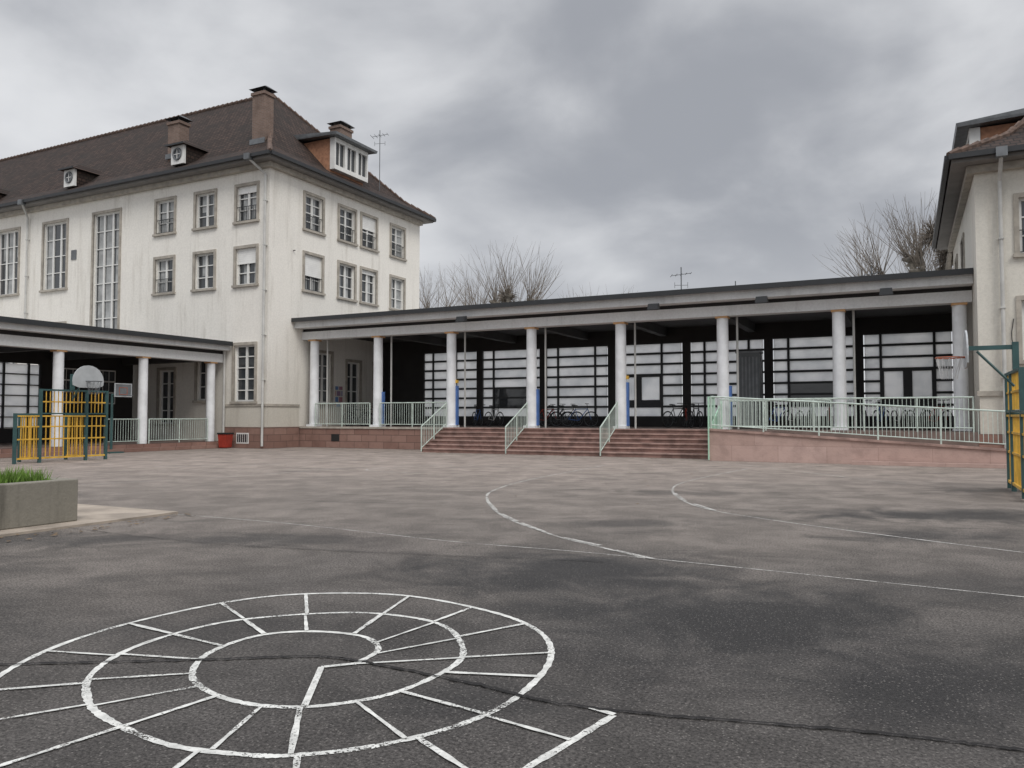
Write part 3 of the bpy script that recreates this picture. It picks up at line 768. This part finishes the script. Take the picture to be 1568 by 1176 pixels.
for x in (-16.1,-8.1,-4.35,-.55):
    g=Multi(); g['dark'].box(-.03,.03,-.14,0,-.03,.03); g['dark'].hexa([(-.2,-.42,-.19),(.2,-.42,-.19),(.2,-.14,-.13),(-.2,-.14,-.13),(-.17,-.4,.03),(.17,-.4,.03),(.17,-.14,.07),(-.17,-.14,.07)])
    g['glass'].poly([(-.18,-.405,-.195),(.18,-.405,-.195),(.18,-.16,-.14),(-.18,-.16,-.14)])
    single('floodlight',g,(x,27.6,5.42))

def antenna(loc,h,n=5,rot=.4,w=.9):
    g=Multi(); g['zinc'].tube((0,0,0),(0,0,h),.024,n=6); g['zinc'].tube((-w/2,0,h-.35),(w/2,0,h-.25),.015,n=5)
    for k in range(n):
        x=-w/2+w*k/(n-1); l=.3-.03*k; z=h-.3+.1*x/w; g['zinc'].tube((x,-l,z),(x,l,z),.012,n=4)
    g['zinc'].tube((-w/3,0,h-.75),(w/3,0,h-.75),.012,n=5)
    for k in range(3): x=-w/3+w/3*k; g['zinc'].tube((x,0,h-.87),(x,0,h-.63),.012,n=4)
    single('tv_antenna',g,loc,rot)
antenna((-8.3,32,5.85),1.75,5,.4,.8); antenna((-6.1,32,5.85),1.0,3,1.0,.4); antenna((-1.15,33,5.85),1.35,4,.9,.5); antenna((-25.9,35.0,13.9),3.4,5,.3,.9)
g=Multi(); g['zinc'].tube((0,0,0),(0,0,.6),.025)
for k in range(4):
    r0,r1=.36*k/4,.36*(k+1)/4
    for j in range(16):
        a,b=2*math.pi*j/16,2*math.pi*(j+1)/16
        g['pipe'].poly([(r0*math.cos(a),-.2-r0*r0*.6,.6+r0*math.sin(a)),(r1*math.cos(a),-.2-r1*r1*.6,.6+r1*math.sin(a)),(r1*math.cos(b),-.2-r1*r1*.6,.6+r1*math.sin(b)),(r0*math.cos(b),-.2-r0*r0*.6,.6+r0*math.sin(b))])
g['zinc'].tube((0,-.2,.45),(0,-.5,.6),.012)
single('satellite_dish',g,(-1.65,33,5.85),.6)
for x in (-6.9,-4.9):
    g=Multi(); g['zinc'].tube((0,0,0),(0,0,.25),.09,n=10); g['zinc'].tube((0,0,.25),(0,0,.36),.17,.05,n=10)
    single('roof_vent',g,(x,31,5.85))

# ------------------------------------------------------------------ pollarded trees
def pollard(loc, zh, spread, nl, shoots, Ls, clump=None, seed=1):
    rnd=random.Random(seed); t=group('pollarded_tree',loc); B=MB(); T=MB()
    top=Vector((0,0,zh*.55)); B.tube((0,0,0),top,.38,.28,10)
    def shoot(p,d,L,r):
        q=Vector(p)
        n=4
        for k in range(n):
            d=(d+Vector((rnd.gauss(0,.07),rnd.gauss(0,.07),.10))).normalized(); e=q+d*L/n
            T.tube(q,e,r*(1-k/n*.8),r*(1-(k+1)/n*.8),3,False)
            if k in(1,2) and rnd.random()<.55:
                s=(d+Vector((rnd.gauss(0,.4),rnd.gauss(0,.4),.1))).normalized(); T.tube(e,e+s*L*rnd.uniform(.15,.32),r*.5,r*.2,3,False)
            q=e
    for i in range(nl):
        a=2*math.pi*i/nl+rnd.uniform(-.3,.3); rr=spread*rnd.uniform(.35,1)
        p=Vector((math.cos(a)*rr,math.sin(a)*rr,zh*rnd.uniform(.86,1.06))); mid=top.lerp(p,.5)+Vector((0,0,-.3+rnd.uniform(0,.3)))
        B.tube(top,mid,.2,.15,7); B.tube(mid,p,.15,.11,7)
        for k in range(6): B.tube(p,p+Vector((rnd.gauss(0,.16),rnd.gauss(0,.16),rnd.uniform(-.05,.2))),.16,.09,6)
        for k in range(shoots):
            d=Vector((math.cos(a)*.35+rnd.gauss(0,.45),math.sin(a)*.35+rnd.gauss(0,.45),rnd.uniform(.6,1.3))).normalized()
            shoot(p+Vector((rnd.gauss(0,.1),rnd.gauss(0,.1),.05)),d,Ls*rnd.uniform(.5,1.1),.021)
    if clump:
        for c,R in clump:
            c=Vector(c)
            for k in range(420):
                d=Vector((rnd.gauss(0,1),rnd.gauss(0,1),rnd.gauss(0,1))).normalized(); q=c+d*R*.5*rnd.random(); T.tube(q,q+(d+Vector((rnd.gauss(0,.6),rnd.gauss(0,.6),rnd.gauss(0,.6))))*R*.45,.022,.01,3,False)
    B.obj('trunk_and_limbs','bark',t,True); T.obj('shoots','twig',t)
pollard((-25.9,50,0),9.4,2.6,8,26,4.0,[((.2,0,10.0),.8)],1)
pollard((-33.0,52,0),9.5,2.4,7,20,3.8,None,2)
pollard((-21.5,56,0),8.2,2.4,6,14,3.0,None,5)
pollard((0.0,50,0),9.3,2.6,8,26,3.9,[((.3,0,9.0),.6)],3)
pollard((1.5,46,0),9.9,1.4,6,24,3.2,[((-.1,0,10.8),.9),((.5,0,9.7),.7)],4)

# ------------------------------------------------------------------ world, sun, camera
w=bpy.data.worlds.new('World'); S.world=w; w.use_nodes=True; nt=w.node_tree; N=nt.nodes; L=nt.links
bg=N['Background']; out=N['World Output']
tc=N.new('ShaderNodeTexCoord'); gen=tc.outputs['Generated']
sep=N.new('ShaderNodeSeparateXYZ'); L.new(gen,sep.inputs[0])
za=math2(nt,'ADD',math2(nt,'MAXIMUM',sep.outputs[2],0),.45)
dv=N.new('ShaderNodeVectorMath'); dv.operation='DIVIDE'; L.new(gen,dv.inputs[0])
cb=N.new('ShaderNodeCombineXYZ')
for i in range(3): L.new(za,cb.inputs[i])
L.new(cb.outputs[0],dv.inputs[1])
n1=noise(nt,mapping(nt,dv.outputs[0],(1,1,1.2),loc=(3.1,1.7,0)),2.6,8,.5,.25)
n2=noise(nt,mapping(nt,dv.outputs[0],(1,1,1),loc=(7.1,4.2,0)),1.0,4,.5,.2)
ad=math2(nt,'ADD',n1,n2)
def lobe(az,el,r0,r1,amt):
    a,e=math.radians(az),math.radians(el); v=(math.sin(a)*math.cos(e),math.cos(a)*math.cos(e),math.sin(e))
    d=N.new('ShaderNodeVectorMath'); d.operation='DISTANCE'; L.new(gen,d.inputs[0]); d.inputs[1].default_value=v
    return mrange(nt,d.outputs['Value'],r0,r1,amt,0)
ad=math2(nt,'ADD',ad,lobe(-8,27,.05,.34,-.13))
ad=math2(nt,'ADD',ad,lobe(-24,31,.02,.2,-.07))
ad=math2(nt,'ADD',ad,lobe(-46,24,.1,.5,.07))
ad=math2(nt,'ADD',ad,lobe(5,20,.02,.25,.08))
cf=mrange(nt,ad,.70,1.20)
cloud=mixrgb(nt,(.36,.375,.41),(.77,.78,.80),cf)
hz=mrange(nt,sep.outputs[2],.0,.28,.7,0)
cloud=mixrgb(nt,cloud,(.66,.67,.695),hz)
st=mrange(nt,sep.outputs[2],.45,.95,1.0,3.1)
L.new(cloud,bg.inputs['Color']); L.new(st,bg.inputs['Strength'])
sky=N.new('ShaderNodeTexSky'); sky.sky_type='NISHITA'; sky.sun_disc=False
SE,SAZ=math.radians(48),math.radians(128)
sky.sun_elevation=SE; sky.sun_rotation=SAZ
b2=N.new('ShaderNodeBackground'); L.new(sky.outputs[0],b2.inputs[0]); b2.inputs[1].default_value=.08
mxs=N.new('ShaderNodeMixShader'); mxs.inputs[0].default_value=.95
L.new(b2.outputs[0],mxs.inputs[1]); L.new(bg.outputs[0],mxs.inputs[2]); L.new(mxs.outputs[0],out.inputs[0])

sl=bpy.data.lights.new('sun','SUN'); sl.energy=1.45; sl.angle=math.radians(25); sl.color=(1,.95,.88)
so=bpy.data.objects.new('sun',sl); S.collection.objects.link(so)
dirv=Vector((math.sin(SAZ)*math.cos(SE),math.cos(SAZ)*math.cos(SE),math.sin(SE)))
so.rotation_euler=dirv.to_track_quat('Z','Y').to_euler()

cam=bpy.data.cameras.new('camera'); cam.lens=36*1200/1568; cam.sensor_width=36; cam.clip_end=2000
co_=bpy.data.objects.new('camera',cam); S.collection.objects.link(co_)
co_.location=(0,0,1.4); co_.rotation_euler=(math.radians(92.39),0,math.radians(26.8))
S.camera=co_
S.view_settings.view_transform='Standard'; S.view_settings.look='None'; S.view_settings.exposure=0
